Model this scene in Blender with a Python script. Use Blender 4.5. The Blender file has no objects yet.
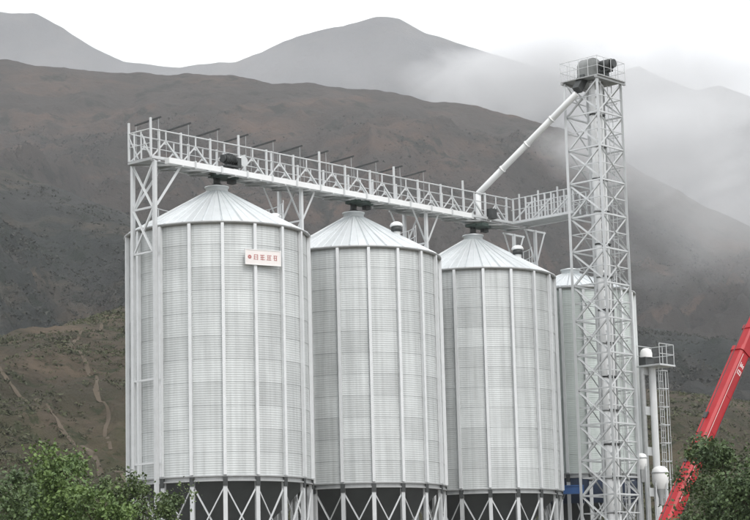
import bpy, math, random
import numpy as np
from mathutils import Vector, Matrix, noise
R = math.radians
rng = random.Random(7)
scene = bpy.context.scene
COL = scene.collection

# ------------------------------------------------------------------ camera
EYE = 1.6
FPX, PITCH, ROLL = 2060.6, 0.1729, 0.0251
cam_d = bpy.data.cameras.new('camera'); cam = bpy.data.objects.new('camera', cam_d); COL.objects.link(cam)
cam_d.sensor_width = 36; cam_d.lens = FPX / 750 * 36; cam_d.clip_start = 1; cam_d.clip_end = 20000
_f = Vector((0, math.cos(PITCH), math.sin(PITCH))); _u0 = Vector((0, -math.sin(PITCH), math.cos(PITCH))); _r0 = Vector((1, 0, 0))
_r = _r0 * math.cos(ROLL) - _u0 * math.sin(ROLL); _u = _r0 * math.sin(ROLL) + _u0 * math.cos(ROLL)
cam.matrix_world = Matrix(((_r.x, _u.x, -_f.x, 0), (_r.y, _u.y, -_f.y, 0), (_r.z, _u.z, -_f.z, EYE), (0, 0, 0, 1)))
scene.camera = cam
def at(px, py, Y):
    """point of the place seen at photo pixel (px, py) at distance Y ahead"""
    d = _f + _r * ((px - 375) / FPX) + _u * ((260 - py) / FPX)
    return Vector((0, 0, EYE)) + d * (Y / d.y)

# ------------------------------------------------------------------ sky, sun, exposure
SUN_AZ, SUN_EL = R(150), R(52)            # azimuth from +Y towards +X
w = bpy.data.worlds.new('World'); scene.world = w; w.use_nodes = True
nt = w.node_tree; nt.nodes.clear()
N = lambda t: nt.nodes.new(t)
sky = N('ShaderNodeTexSky'); sky.sky_type = 'NISHITA'; sky.sun_disc = False
sky.sun_elevation = SUN_EL; sky.sun_rotation = SUN_AZ; sky.altitude = 2500; sky.dust_density = 4
tc = N('ShaderNodeTexCoord'); mp = N('ShaderNodeMapping'); mp.inputs['Scale'].default_value = (3, 3, 7)
nz = N('ShaderNodeTexNoise'); nz.inputs['Scale'].default_value = 1.6; nz.inputs['Detail'].default_value = 6; nz.inputs['Roughness'].default_value = .55
cr = N('ShaderNodeValToRGB'); cr.color_ramp.elements[0].position = .3; cr.color_ramp.elements[1].position = .68
cr.color_ramp.elements[0].color = (.84, .85, .865, 1); cr.color_ramp.elements[1].color = (1, 1, 1, 1)
ml = N('ShaderNodeVectorMath'); ml.operation = 'SCALE'; ml.inputs['Scale'].default_value = 10.5
mx = N('ShaderNodeMix'); mx.data_type = 'RGBA'; mx.inputs['Factor'].default_value = .88
bg = N('ShaderNodeBackground'); bg.inputs['Strength'].default_value = .1
wo = N('ShaderNodeOutputWorld')
L = nt.links.new
L(tc.outputs['Generated'], mp.inputs['Vector']); L(mp.outputs['Vector'], nz.inputs['Vector']); L(nz.outputs['Fac'], cr.inputs['Fac'])
L(cr.outputs['Color'], ml.inputs[0]); L(sky.outputs['Color'], mx.inputs['A']); L(ml.outputs['Vector'], mx.inputs['B'])
L(mx.outputs['Result'], bg.inputs['Color']); L(bg.outputs['Background'], wo.inputs['Surface'])
sd = bpy.data.lights.new('sun', 'SUN'); sd.energy = 1.2; sd.angle = R(25); sd.color = (1, .97, .93)
so = bpy.data.objects.new('sun', sd); COL.objects.link(so); so.location = (40, -40, 120)
_sdir = Vector((math.sin(SUN_AZ) * math.cos(SUN_EL), math.cos(SUN_AZ) * math.cos(SUN_EL), math.sin(SUN_EL)))
so.rotation_euler = _sdir.to_track_quat('Z', 'Y').to_euler()
vs = scene.view_settings; vs.view_transform = 'Standard'; vs.look = 'None'; vs.gamma = 1; vs.use_curve_mapping = False
vs.exposure = 0.80
scene.cycles.volume_bounces = 1
scene.cycles.max_bounces = 6
scene.cycles.volume_step_rate = 1.0

# ------------------------------------------------------------------ materials
MATS = {}
def mat(name, col, rough=.6, metal=0., var=.0, vscale=1., bump=0., bscale=20., rand=0., col2=None, spec=.5, stretch=(1, 1, 1), streak=0.):
    m = bpy.data.materials.new(name); m.use_nodes = True; t = m.node_tree; n = t.nodes; b = n['Principled BSDF']
    b.inputs['Roughness'].default_value = rough; b.inputs['Metallic'].default_value = metal; b.inputs['Specular IOR Level'].default_value = spec
    l = t.links.new
    co = n.new('ShaderNodeTexCoord'); geo = n.new('ShaderNodeNewGeometry')
    base = n.new('ShaderNodeMix'); base.data_type = 'RGBA'
    c2 = col2 or tuple(max(0, c * (1 - var)) for c in col); base.inputs['A'].default_value = (*c2, 1); base.inputs['B'].default_value = (*col, 1)
    mpn = n.new('ShaderNodeMapping'); mpn.inputs['Scale'].default_value = stretch; l(geo.outputs['Position'], mpn.inputs['Vector'])
    no = n.new('ShaderNodeTexNoise'); no.inputs['Scale'].default_value = vscale; no.inputs['Detail'].default_value = 6; no.inputs['Roughness'].default_value = .62
    l(mpn.outputs['Vector'], no.inputs['Vector'])
    rp = n.new('ShaderNodeMapRange'); rp.inputs['From Min'].default_value = .3; rp.inputs['From Max'].default_value = .7; l(no.outputs['Fac'], rp.inputs['Value'])
    l(rp.outputs['Result'], base.inputs['Factor']); out = base.outputs['Result']
    if rand:
        oi = n.new('ShaderNodeObjectInfo'); mr = n.new('ShaderNodeMapRange'); mr.inputs['To Min'].default_value = 1 - rand; mr.inputs['To Max'].default_value = 1 + rand * .35
        l(oi.outputs['Random'], mr.inputs['Value']); sc = n.new('ShaderNodeVectorMath'); sc.operation = 'SCALE'
        l(out, sc.inputs[0]); l(mr.outputs['Result'], sc.inputs['Scale']); out = sc.outputs['Vector']
    if streak:   # rain streaks running down the metal
        ms = n.new('ShaderNodeMapping'); ms.inputs['Scale'].default_value = (3.5, 3.5, .12); l(geo.outputs['Position'], ms.inputs['Vector'])
        ns = n.new('ShaderNodeTexNoise'); ns.inputs['Scale'].default_value = 1.5; ns.inputs['Detail'].default_value = 5; l(ms.outputs['Vector'], ns.inputs['Vector'])
        mr2 = n.new('ShaderNodeMapRange'); mr2.inputs['From Min'].default_value = .3; mr2.inputs['From Max'].default_value = .62; mr2.inputs['To Min'].default_value = 1 - streak; mr2.inputs['To Max'].default_value = 1
        l(ns.outputs['Fac'], mr2.inputs['Value']); s2 = n.new('ShaderNodeVectorMath'); s2.operation = 'SCALE'; l(out, s2.inputs[0]); l(mr2.outputs['Result'], s2.inputs['Scale']); out = s2.outputs['Vector']
    l(out, b.inputs['Base Color'])
    if bump:
        nb = n.new('ShaderNodeTexNoise'); nb.inputs['Scale'].default_value = bscale; nb.inputs['Detail'].default_value = 8; l(geo.outputs['Position'], nb.inputs['Vector'])
        bp = n.new('ShaderNodeBump'); bp.inputs['Strength'].default_value = 1; bp.inputs['Distance'].default_value = bump
        l(nb.outputs['Fac'], bp.inputs['Height']); l(bp.outputs['Normal'], b.inputs['Normal'])
    MATS[name] = m
    return m
mat('galv_wall', (.60, .625, .622), .52, .28, .14, .7, rand=.12, streak=.20)
mat('galv_rib', (.70, .715, .72), .4, .3, .10, 2, rand=.04)
mat('galv_roof', (.66, .69, .70), .38, .4, .10, 1.5, rand=.06)
mat('galv_green', (.56, .61, .585), .42, .3, .10, .6, rand=.10, streak=.10)
mat('liner', (.25, .26, .27), .6, .3)
mat('hopper', (.10, .107, .107), .6, .3, .2, 1.2)  # base colour darkened to carry the shade beneath the silos
mat('steel', (.60, .615, .62), .45, .3, .12, 2.5, rand=.06)
mat('steel_dull', (.40, .41, .41), .5, .4, .2, 3)
mat('head_grey', (.24, .25, .245), .5, .3, .3, 3)
mat('white_tube', (.76, .77, .77), .4, .1, .06, 2)
mat('dark_steel', (.06, .065, .065), .55, .3, .3, 4)
mat('dark_green', (.045, .07, .06), .6, .1, .3, 3)
mat('navy', (.045, .065, .115), .5, .2, .3, 2)
mat('blue', (.035, .12, .34), .45, .1, .2, 2)
mat('white_paint', (.78, .78, .77), .5, 0, .06, 1)
mat('sign_plate', (.78, .74, .72), .5, 0, .06, 2)
mat('sign_red', (.42, .16, .15), .6)
mat('crane_red', (.40, .012, .018), .45, 0, .25, 1.2, spec=.35)
mat('rubber', (.02, .02, .02), .8)
mat('glass_dark', (.03, .04, .05), .1)
mat('bark', (.10, .075, .055), .9, 0, .4, 6, bump=.01)
mat('leaf_bright', (.135, .205, .045), .6, 0, .35, 1.6, col2=(.055, .10, .032))
mat('leaf_dark', (.085, .13, .04), .65, 0, .35, 1.6, col2=(.042, .072, .03))
mat('leaf_olive', (.105, .15, .042), .65, 0, .35, 1.6, col2=(.045, .075, .03))
mat('scrub_green', (.075, .08, .036), .9, 0, .4, .1, col2=(.04, .045, .022))
mat('scrub_dark', (.05, .05, .042), .9, 0, .4, .02, col2=(.036, .040, .032))
mat('concrete', (.17, .165, .15), .85, 0, .2, .8, bump=.004)

def ground_mat(name, cols, s1, s2, bumpd, bs, zgreen=None):
    """hillside: three earth/vegetation colours mixed by two noises, an optional greener tone low on the slope"""
    m = bpy.data.materials.new(name); m.use_nodes = True; t = m.node_tree; n = t.nodes; l = t.links.new; b = n['Principled BSDF']
    b.inputs['Roughness'].default_value = .95; b.inputs['Specular IOR Level'].default_value = .1
    geo = n.new('ShaderNodeNewGeometry')
    def noi(s, d, st=(1, 1, 1), rot=(0, 0, 0), lo=.35, hi=.65):
        mp = n.new('ShaderNodeMapping'); mp.inputs['Scale'].default_value = st; mp.inputs['Rotation'].default_value = rot; l(geo.outputs['Position'], mp.inputs['Vector'])
        o = n.new('ShaderNodeTexNoise'); o.inputs['Scale'].default_value = s; o.inputs['Detail'].default_value = d; o.inputs['Roughness'].default_value = .65; o.inputs['Distortion'].default_value = .4
        l(mp.outputs['Vector'], o.inputs['Vector'])
        r = n.new('ShaderNodeMapRange'); r.inputs['From Min'].default_value = lo; r.inputs['From Max'].default_value = hi; l(o.outputs['Fac'], r.inputs['Value'])
        return r.outputs['Result']
    def mixc(f, a, bb):
        x = n.new('ShaderNodeMix'); x.data_type = 'RGBA'; l(f, x.inputs['Factor'])
        for k, v in (('A', a), ('B', bb)):
            if isinstance(v, tuple): x.inputs[k].default_value = (*v, 1)
            else: l(v, x.inputs[k])
        return x.outputs['Result']
    c = mixc(noi(s1, 8), cols[0], cols[1])
    c = mixc(noi(s2, 10, (1, .5, 2.5), (0, R(20), R(30)), .52, .68), c, cols[2])
    if len(cols) > 3: c = mixc(noi(s2 * 4, 6, lo=.55, hi=.62), c, cols[3])
    if zgreen:
        sx = n.new('ShaderNodeSeparateXYZ'); l(geo.outputs['Position'], sx.inputs[0])
        r = n.new('ShaderNodeMapRange'); r.inputs['From Min'].default_value = zgreen[1]; r.inputs['From Max'].default_value = zgreen[0]; l(sx.outputs['Z'], r.inputs['Value'])
        mm = n.new('ShaderNodeMath'); mm.operation = 'MULTIPLY'; l(r.outputs['Result'], mm.inputs[0]); l(noi(s2 * 2, 8, lo=.38, hi=.62), mm.inputs[1])
        c = mixc(mm.outputs[0], c, zgreen[2])
    l(c, b.inputs['Base Color'])
    nb = n.new('ShaderNodeTexNoise'); nb.inputs['Scale'].default_value = bs; nb.inputs['Detail'].default_value = 9; nb.inputs['Roughness'].default_value = .7; l(geo.outputs['Position'], nb.inputs['Vector'])
    bp = n.new('ShaderNodeBump'); bp.inputs['Strength'].default_value = 1; bp.inputs['Distance'].default_value = bumpd; l(nb.outputs['Fac'], bp.inputs['Height']); l(bp.outputs['Normal'], b.inputs['Normal'])
    MATS[name] = m
ground_mat('earth_far', [(.085, .078, .076), (.062, .060, .062), (.10, .088, .08)], .004, .006, 14, .02)
ground_mat('earth_mid', [(.080, .068, .060), (.050, .047, .042), (.115, .082, .064), (.040, .040, .034)], .006, .011, 9, .05)
ground_mat('earth_dark', [(.062, .062, .060), (.040, .045, .043), (.10, .085, .068), (.034, .040, .034)], .012, .022, 5, .09)
ground_mat('earth_near', [(.115, .092, .068), (.068, .062, .046), (.15, .117, .085), (.05, .055, .033)], .03, .06, 2.6, .35, (6, 36, (.075, .085, .034)))
ground_mat('earth_ground', [(.14, .12, .095), (.10, .095, .07), (.075, .09, .04)], .08, .2, .05, 2)
ground_mat('earth_path', [(.095, .077, .058), (.07, .058, .043), (.115, .092, .072)], .05, .2, .05, 1)

# ------------------------------------------------------------------ helpers
PINV = {}
def tag(o, label=None, cat=None, group=None, kind=None):
    if label: o['label'] = label
    if cat: o['category'] = cat
    if group: o['group'] = group
    if kind: o['kind'] = kind
    return o
def thing(name, loc, rz, label, cat, group=None):
    o = bpy.data.objects.new(name, None); COL.objects.link(o); o.empty_display_size = .3
    o.location = loc; o.rotation_euler = (0, 0, rz)
    PINV[o.name] = (Matrix.Translation(Vector(loc)) @ Matrix.Rotation(rz, 4, 'Z')).inverted()
    return tag(o, label, cat, group)
def link(name, me, parent=None, M=None, world=True):
    """link a mesh; M is a world matrix (world=True) or a matrix in the parent's frame"""
    o = bpy.data.objects.new(name, me); COL.objects.link(o)
    M = M or Matrix()
    if parent:
        o.parent = parent
        if world and parent.name in PINV: M = PINV[parent.name] @ M
    o.matrix_basis = M
    return o
def mesh(name, v, f, m, smooth=False):
    me = bpy.data.meshes.new(name); me.from_pydata([tuple(p) for p in v], [], f); me.update()
    if smooth: me.polygons.foreach_set('use_smooth', [True] * len(me.polygons))
    for k in (m if isinstance(m, list) else [m]): me.materials.append(MATS[k])
    return me
_c = {}
def unit_box(m):
    if ('b', m) not in _c:
        v = [(x, y, z) for z in (0, 1) for y in (-.5, .5) for x in (-.5, .5)]
        _c['b', m] = mesh('bar', v, [(0, 2, 3, 1), (4, 5, 7, 6), (0, 1, 5, 4), (2, 6, 7, 3), (0, 4, 6, 2), (1, 3, 7, 5)], m)
    return _c['b', m]
def unit_angle(m):   # L-shaped rolled angle
    if ('a', m) not in _c:
        s = [(-.5, -.5), (.5, -.5), (.5, -.34), (-.34, -.34), (-.34, .5), (-.5, .5)]
        v = [(x, y, z) for z in (0, 1) for x, y in s]; n = 6
        f = [(0, 3, 2, 1), (0, 5, 4, 3), (6, 7, 8, 9), (6, 9, 10, 11)] + [(i, (i + 1) % n, n + (i + 1) % n, n + i) for i in range(n)]
        _c['a', m] = mesh('angle', v, f, m)
    return _c['a', m]
def unit_cyl(m, n=12):
    if ('c', m, n) not in _c:
        v = [(.5 * math.cos(2 * math.pi * i / n), .5 * math.sin(2 * math.pi * i / n), z) for z in (0, 1) for i in range(n)]
        f = [tuple(range(n))[::-1], tuple(range(n, 2 * n))] + [(i, (i + 1) % n, n + (i + 1) % n, n + i) for i in range(n)]
        me = mesh('tube', v, f, m); me.polygons.foreach_set('use_smooth', [False, False] + [True] * n)
        _c['c', m, n] = me
    return _c['c', m, n]
def bar_matrix(p0, p1, wx, wy, up=None):
    p0, p1 = Vector(p0), Vector(p1); d = p1 - p0; ln = d.length; z = d / ln
    up = Vector(up) if up else (Vector((0, 0, 1)) if abs(z.z) < .95 else Vector((E_.x, E_.y, 0)))
    x = up.cross(z).normalized(); y = z.cross(x)
    return Matrix(((x.x * wx, y.x * wy, z.x * ln, p0.x), (x.y * wx, y.y * wy, z.y * ln, p0.y), (x.z * wx, y.z * wy, z.z * ln, p0.z), (0, 0, 0, 1)))
def bar(name, p0, p1, wx, wy, m, parent, up=None, world=True): return link(name, unit_box(m), parent, bar_matrix(p0, p1, wx, wy, up), world)
def angle(name, p0, p1, wd, m, parent, up=None, world=True): return link(name, unit_angle(m), parent, bar_matrix(p0, p1, wd, wd, up), world)
def tube(name, p0, p1, d, m, parent, n=12, world=True): return link(name, unit_cyl(m, n), parent, bar_matrix(p0, p1, d, d), world)
def lathe(name, prof, m, n=48, a0=0., a1=2 * math.pi, smooth=True):
    full = abs(a1 - a0) > 6.28; k = n if full else n + 1
    v = [(r * math.sin(a0 + (a1 - a0) * i / n), -r * math.cos(a0 + (a1 - a0) * i / n), z) for r, z in prof for i in range(k)]
    f = []
    for j in range(len(prof) - 1):
        for i in range(n):
            i2 = (i + 1) % k
            f.append((j * k + i, j * k + i2, (j + 1) * k + i2, (j + 1) * k + i))
    return mesh(name, v, f, m, smooth)
def box_mesh(name, boxes, m):
    v, f = [], []
    for (x0, x1, y0, y1, z0, z1) in boxes:
        b = len(v); v += [(x, y, z) for z in (z0, z1) for y in (y0, y1) for x in (x0, x1)]
        f += [tuple(b + i for i in q) for q in ((0, 2, 3, 1), (4, 5, 7, 6), (0, 1, 5, 4), (2, 6, 7, 3), (0, 4, 6, 2), (1, 3, 7, 5))]
    return mesh(name, v, f, m)
def ring_tube(name, rad, z, d, m, a0, a1, n=40, sides=6):
    v, f = [], []
    for i in range(n + 1):
        a = a0 + (a1 - a0) * i / n
        for k in range(sides):
            b = 2 * math.pi * k / sides; r = rad + d / 2 * math.cos(b)
            v.append((r * math.sin(a), -r * math.cos(a), z + d / 2 * math.sin(b)))
    for i in range(n):
        for k in range(sides):
            f.append((i * sides + k, i * sides + (k + 1) % sides, (i + 1) * sides + (k + 1) % sides, (i + 1) * sides + k))
    return mesh(name, v, f, m, True)

# ------------------------------------------------------------------ layout (metres)
TH = 0.84
E_ = Vector((math.cos(TH), math.sin(TH), 0)); N_ = Vector((math.sin(TH), -math.cos(TH), 0)); UP = Vector((0, 0, 1))
S1 = Vector((-7.91, 102.06, 0))
GZ = 2.2                      # level of the silo yard
ZB = EYE + 6.913; WH = 12.23  # foot of the silo wall, wall height
HOOP = None
def row(t, n=0, z=0): return S1 + E_ * t + N_ * n + UP * z

# ------------------------------------------------------------------ terrain
def gz(x, y):
    s = min(1, max(0, (y - 62) / 24)); return GZ * s * s * (3 - 2 * s)
gx = np.concatenate([np.linspace(-6000, -120, 14), np.linspace(-100, 120, 45), np.linspace(150, 6000, 14)])
gy = np.concatenate([np.linspace(-3000, -60, 8), np.linspace(-50, 200, 60), np.linspace(230, 7000, 14)])
v = [(x, y, gz(x, y) + (.12 * noise.noise((x * .15, y * .15, 0)) * (1 if not 88 < y < 160 else 0))) for y in gy for x in gx]
nx = len(gx)
g = link('ground', mesh('ground', v, [(j * nx + i, j * nx + i + 1, (j + 1) * nx + i + 1, (j + 1) * nx + i) for j in range(len(gy) - 1) for i in range(nx - 1)], 'earth_ground', True))
tag(g, kind='structure')
HILLS = {}
def hill(name, Yf, Yc, Yb, sky, zf, m, gul, fq, nxr, nyr, seed, shear=0., pw=.95, rough=.02):
    """a mountain flank: crest line at Yc, foot at Yf, back slope to Yb, cut by gullies"""
    P = [at(px, py, Yc) for px, py in sky]
    xs = np.array([p.x for p in P]); zs = np.array([p.z for p in P])
    x0, x1 = at(-330, 300, Yc).x, at(1080, 300, Yc).x
    X = np.linspace(x0, x1, nxr); nv = int(nyr * .78)
    Y = np.concatenate([np.linspace(Yf, Yc, nv), np.linspace(Yc, Yb, nyr - nv + 1)[1:]])
    def height(x, y):
        vv = (y - Yf) / (Yc - Yf)
        if vv <= 1:
            q = max(0, vv); r = float(np.interp(x + shear * (1 - q), xs, zs))
            z = zf + (r - zf) * (q ** pw)
        else:
            q = max(0., 1 - .95 * (vv - 1)); r = float(np.interp(x, xs, zs)); z = zf + (r - zf) * q
        env = max(0., math.sin(math.pi * min(1, max(0, vv)) ** 1.0)) ** 1.15 * (1 - .45 * min(1, max(0, vv)))
        wx = x + shear * (1 - min(1, vv)) + .35 / fq * noise.noise((x * fq * .7, y * fq * .7, seed))
        a = 0; amp = 1; ff = fq
        for k in range(5):
            nn = noise.noise((wx * ff, y * ff * (.28 if k < 3 else .7), seed + 3.1 * k))
            a += amp * (1 - 2 * abs(nn) - .6); amp *= .55; ff *= 2.03
        z += gul * a * (env + .025)
        z += min(1, rough * (1.3 - vv)) * gul * noise.fractal((x * fq * 6, y * fq * 6, seed), .8, 2, 5) * 4
        return z
    Z = np.array([[height(x, y) for x in X] for y in Y])
    def on_mesh(x, y):
        i = min(nxr - 2, max(0, int((x - x0) / (x1 - x0) * (nxr - 1)))); j = min(len(Y) - 2, max(0, int(np.searchsorted(Y, y)) - 1))
        a, b = (x - X[i]) / (X[i + 1] - X[i]), (y - Y[j]) / (Y[j + 1] - Y[j])
        return float((Z[j, i] * (1 - a) + Z[j, i + 1] * a) * (1 - b) + (Z[j + 1, i] * (1 - a) + Z[j + 1, i + 1] * a) * b)
    HILLS[name] = on_mesh
    v = [(x, y, Z[j, i]) for j, y in enumerate(Y) for i, x in enumerate(X)]
    f = [(j * nxr + i, j * nxr + i + 1, (j + 1) * nxr + i + 1, (j + 1) * nxr + i) for j in range(len(Y) - 1) for i in range(nxr - 1)]
    return tag(link(name, mesh(name, v, f, m, True)), kind='structure')
hill('far_mountain', 3000, 5000, 6400, [(-400, 60), (-80, 22), (0, 10), (35, 12), (60, 25), (95, 48), (125, 62), (180, 68), (235, 62), (260, 52), (285, 40), (330, 28), (375, 17), (400, 19), (425, 34), (470, 48), (520, 62), (560, 74), (600, 76), (640, 67), (665, 80), (695, 91), (720, 86), (750, 96), (900, 150), (1200, 190)], 60, 'earth_far', 170, .0016, 320, 120, 1.7, pw=1.05)
hill('middle_mountain', 820, 1700, 2300, [(-500, -10), (-100, 48), (0, 59), (60, 66), (120, 70), (200, 72), (280, 82), (380, 92), (480, 106), (560, 126), (640, 172), (750, 225), (950, 290), (1200, 330)], 40, 'earth_mid', 92, .0052, 480, 280, 5.2, shear=260, pw=.92)
hill('dark_ridge', 380, 800, 1150, [(-400, 60), (-100, 132), (0, 165), (60, 187), (127, 214), (260, 250), (420, 285), (560, 305), (640, 326), (700, 340), (750, 352), (900, 372), (1200, 410)], 15, 'earth_dark', 36, .012, 480, 260, 9.4, shear=-120, pw=.95)
hill('near_slope', 165, 400, 560, [(-400, 320), (-60, 350), (0, 346), (60, 340), (100, 322), (127, 305), (200, 300), (330, 330), (480, 370), (600, 385), (680, 392), (750, 402), (900, 400), (1200, 400)], 2.2, 'earth_near', 5.0, .032, 400, 240, 13.1, shear=40, pw=.9, rough=.03)
def draped_path(name, pts, hname, width, Ys=170, Ye=799, lift=.06):
    """a worn track laid on the hillside: pts are photo pixels met on the flank"""
    h = HILLS[hname]; line = []
    for px, py in pts:
        Yv = Ys
        while Yv < Ye:
            p = at(px, py, Yv)
            if p.z <= h(p.x, p.y): break
            Yv += .5
        line.append(at(px, py, Yv))
    fine = []
    for i in range(len(line) - 1):
        p0, p1, p2, p3 = line[max(0, i - 1)], line[i], line[i + 1], line[min(len(line) - 1, i + 2)]
        k = max(4, int((p2 - p1).length / 1.2))
        for j in range(k):
            q = j / k
            fine.append(.5 * (2 * p1 + (p2 - p0) * q + (2 * p0 - 5 * p1 + 4 * p2 - p3) * q * q + (3 * p1 - p0 - 3 * p2 + p3) * q ** 3))
    for i, c in enumerate(fine): c.x += .5 * noise.noise((i * .13, 2, 5)); c.y += .8 * noise.noise((i * .11, 9, 1))
    v = []; n = len(fine)
    for i, c in enumerate(fine):
        d = fine[min(n - 1, i + 4)] - fine[max(0, i - 4)]; s_ = Vector((-d.y, d.x, 0)).normalized()
        wv = width * max(.35, .85 + .8 * noise.noise((i * .21, 8, 2)))
        for q in (-1, -.33, .33, 1):
            e = c + s_ * wv * q / 2; v.append((e.x, e.y, h(e.x, e.y) + lift + lift * (1 - abs(q))))
    f = [(i * 4 + q, i * 4 + q + 1, (i + 1) * 4 + q + 1, (i + 1) * 4 + q) for i in range(n - 1) for q in range(3)]
    tag(link(name, mesh(name, v, f, 'earth_path', True)), kind='structure')
draped_path('dirt_path', [(-30, 372), (20, 398), (60, 430), (95, 458), (124, 478), (150, 492)], 'near_slope', .9)
draped_path('dirt_path', [(68, 350), (88, 370), (98, 390), (106, 412), (105, 435), (112, 455)], 'near_slope', .6)
draped_path('dirt_path', [(64, 349), (80, 338), (100, 327), (118, 315)], 'near_slope', .55)

# low scrub scattered over the slopes
def scrub(name, hname, Y0, Y1, count, s0, s1, m, seed, label, thr):
    h = HILLS[hname]; rg = random.Random(seed); v, f = [], []; n = 0
    while n < count:
        y = rg.uniform(Y0, Y1); xa, xb = at(-60, 300, y).x, at(810, 300, y).x
        x = rg.uniform(xa, xb)
        if noise.noise((x * 9 / Y1, y * 9 / Y1, seed)) + .5 * noise.noise((x * 40 / Y1, y * 25 / Y1, seed)) < thr + rg.uniform(-.35, .35): continue
        n += 1; z = h(x, y); s = rg.uniform(s0, s1) * rg.uniform(.6, 1)
        for k in range(9):
            c = Vector((x + rg.gauss(0, s * .35), y + rg.gauss(0, s * .35), z + s * rg.uniform(.05, .5)))
            b = len(v)
            for q in range(3): v.append(c + Vector((rg.gauss(0, s * .2), rg.gauss(0, s * .2), rg.gauss(0, s * .17))))
            f.append((b, b + 1, b + 2))
    tag(link(name, mesh(name, v, f, m)), label, 'scrub', kind='stuff')
scrub('scrub', 'near_slope', 175, 396, 22000, .35, 1.3, 'scrub_green', 3, 'low olive scrub dotted over the near hillside', -.02)
scrub('scrub', 'dark_ridge', 420, 785, 20000, .8, 2.3, 'scrub_dark', 5, 'dark low scrub speckling the middle ridge', .05)
scrub('scrub', 'middle_mountain', 900, 1560, 15000, 1.2, 3.4, 'scrub_dark', 8, 'dark patches of scrub on the high brown mountain', .08)

# ------------------------------------------------------------------ silos
NST = 18
def panel_mesh(Rw, rh, m, waves=10, arc=4):
    v = []; rows_ = waves * 4 + 1; half = math.pi / NST
    for j in range(rows_):
        q = j / (rows_ - 1)
        rr = Rw + .005 * math.sin(2 * math.pi * waves * q) - .010 * q + .005
        for i in range(arc + 1):
            a = -half + 2 * half * i / arc
            v.append((rr * math.sin(a), -rr * math.cos(a), q * (rh + .012) - .008))
    k = arc + 1
    f = [(j * k + i, j * k + i + 1, (j + 1) * k + i + 1, (j + 1) * k + i) for j in range(rows_ - 1) for i in range(arc)]
    return mesh('wall_panel', v, f, m, True)
def roof_panel_mesh(R0, R1, z0, z1, npan, m):
    """one wedge sheet with raised ribs along both edges and one in the middle"""
    half = math.pi / npan; v = []; prof = [(-1, .0), (-.94, .055), (-.86, 0), (-.07, 0), (0, .03), (.07, 0), (.86, 0), (.94, .055), (1, 0)]
    prof = [(s, h) for s, h in prof]
    for j, q in enumerate((0, .5, 1)):
        r = R0 + (R1 - R0) * q; z = z0 + (z1 - z0) * q
        for s, h in prof:
            a = half * s; v.append((r * math.sin(a), -r * math.cos(a), z + h))
    k = len(prof)
    f = [(j * k + i, j * k + i + 1, (j + 1) * k + i + 1, (j + 1) * k + i) for j in range(2) for i in range(k - 1)]
    f = [q[::-1] for q in f]
    return mesh('roof_panel', v, f, m)
SM = {}
def rotz(a): return Matrix.Rotation(a, 4, 'Z')
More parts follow.
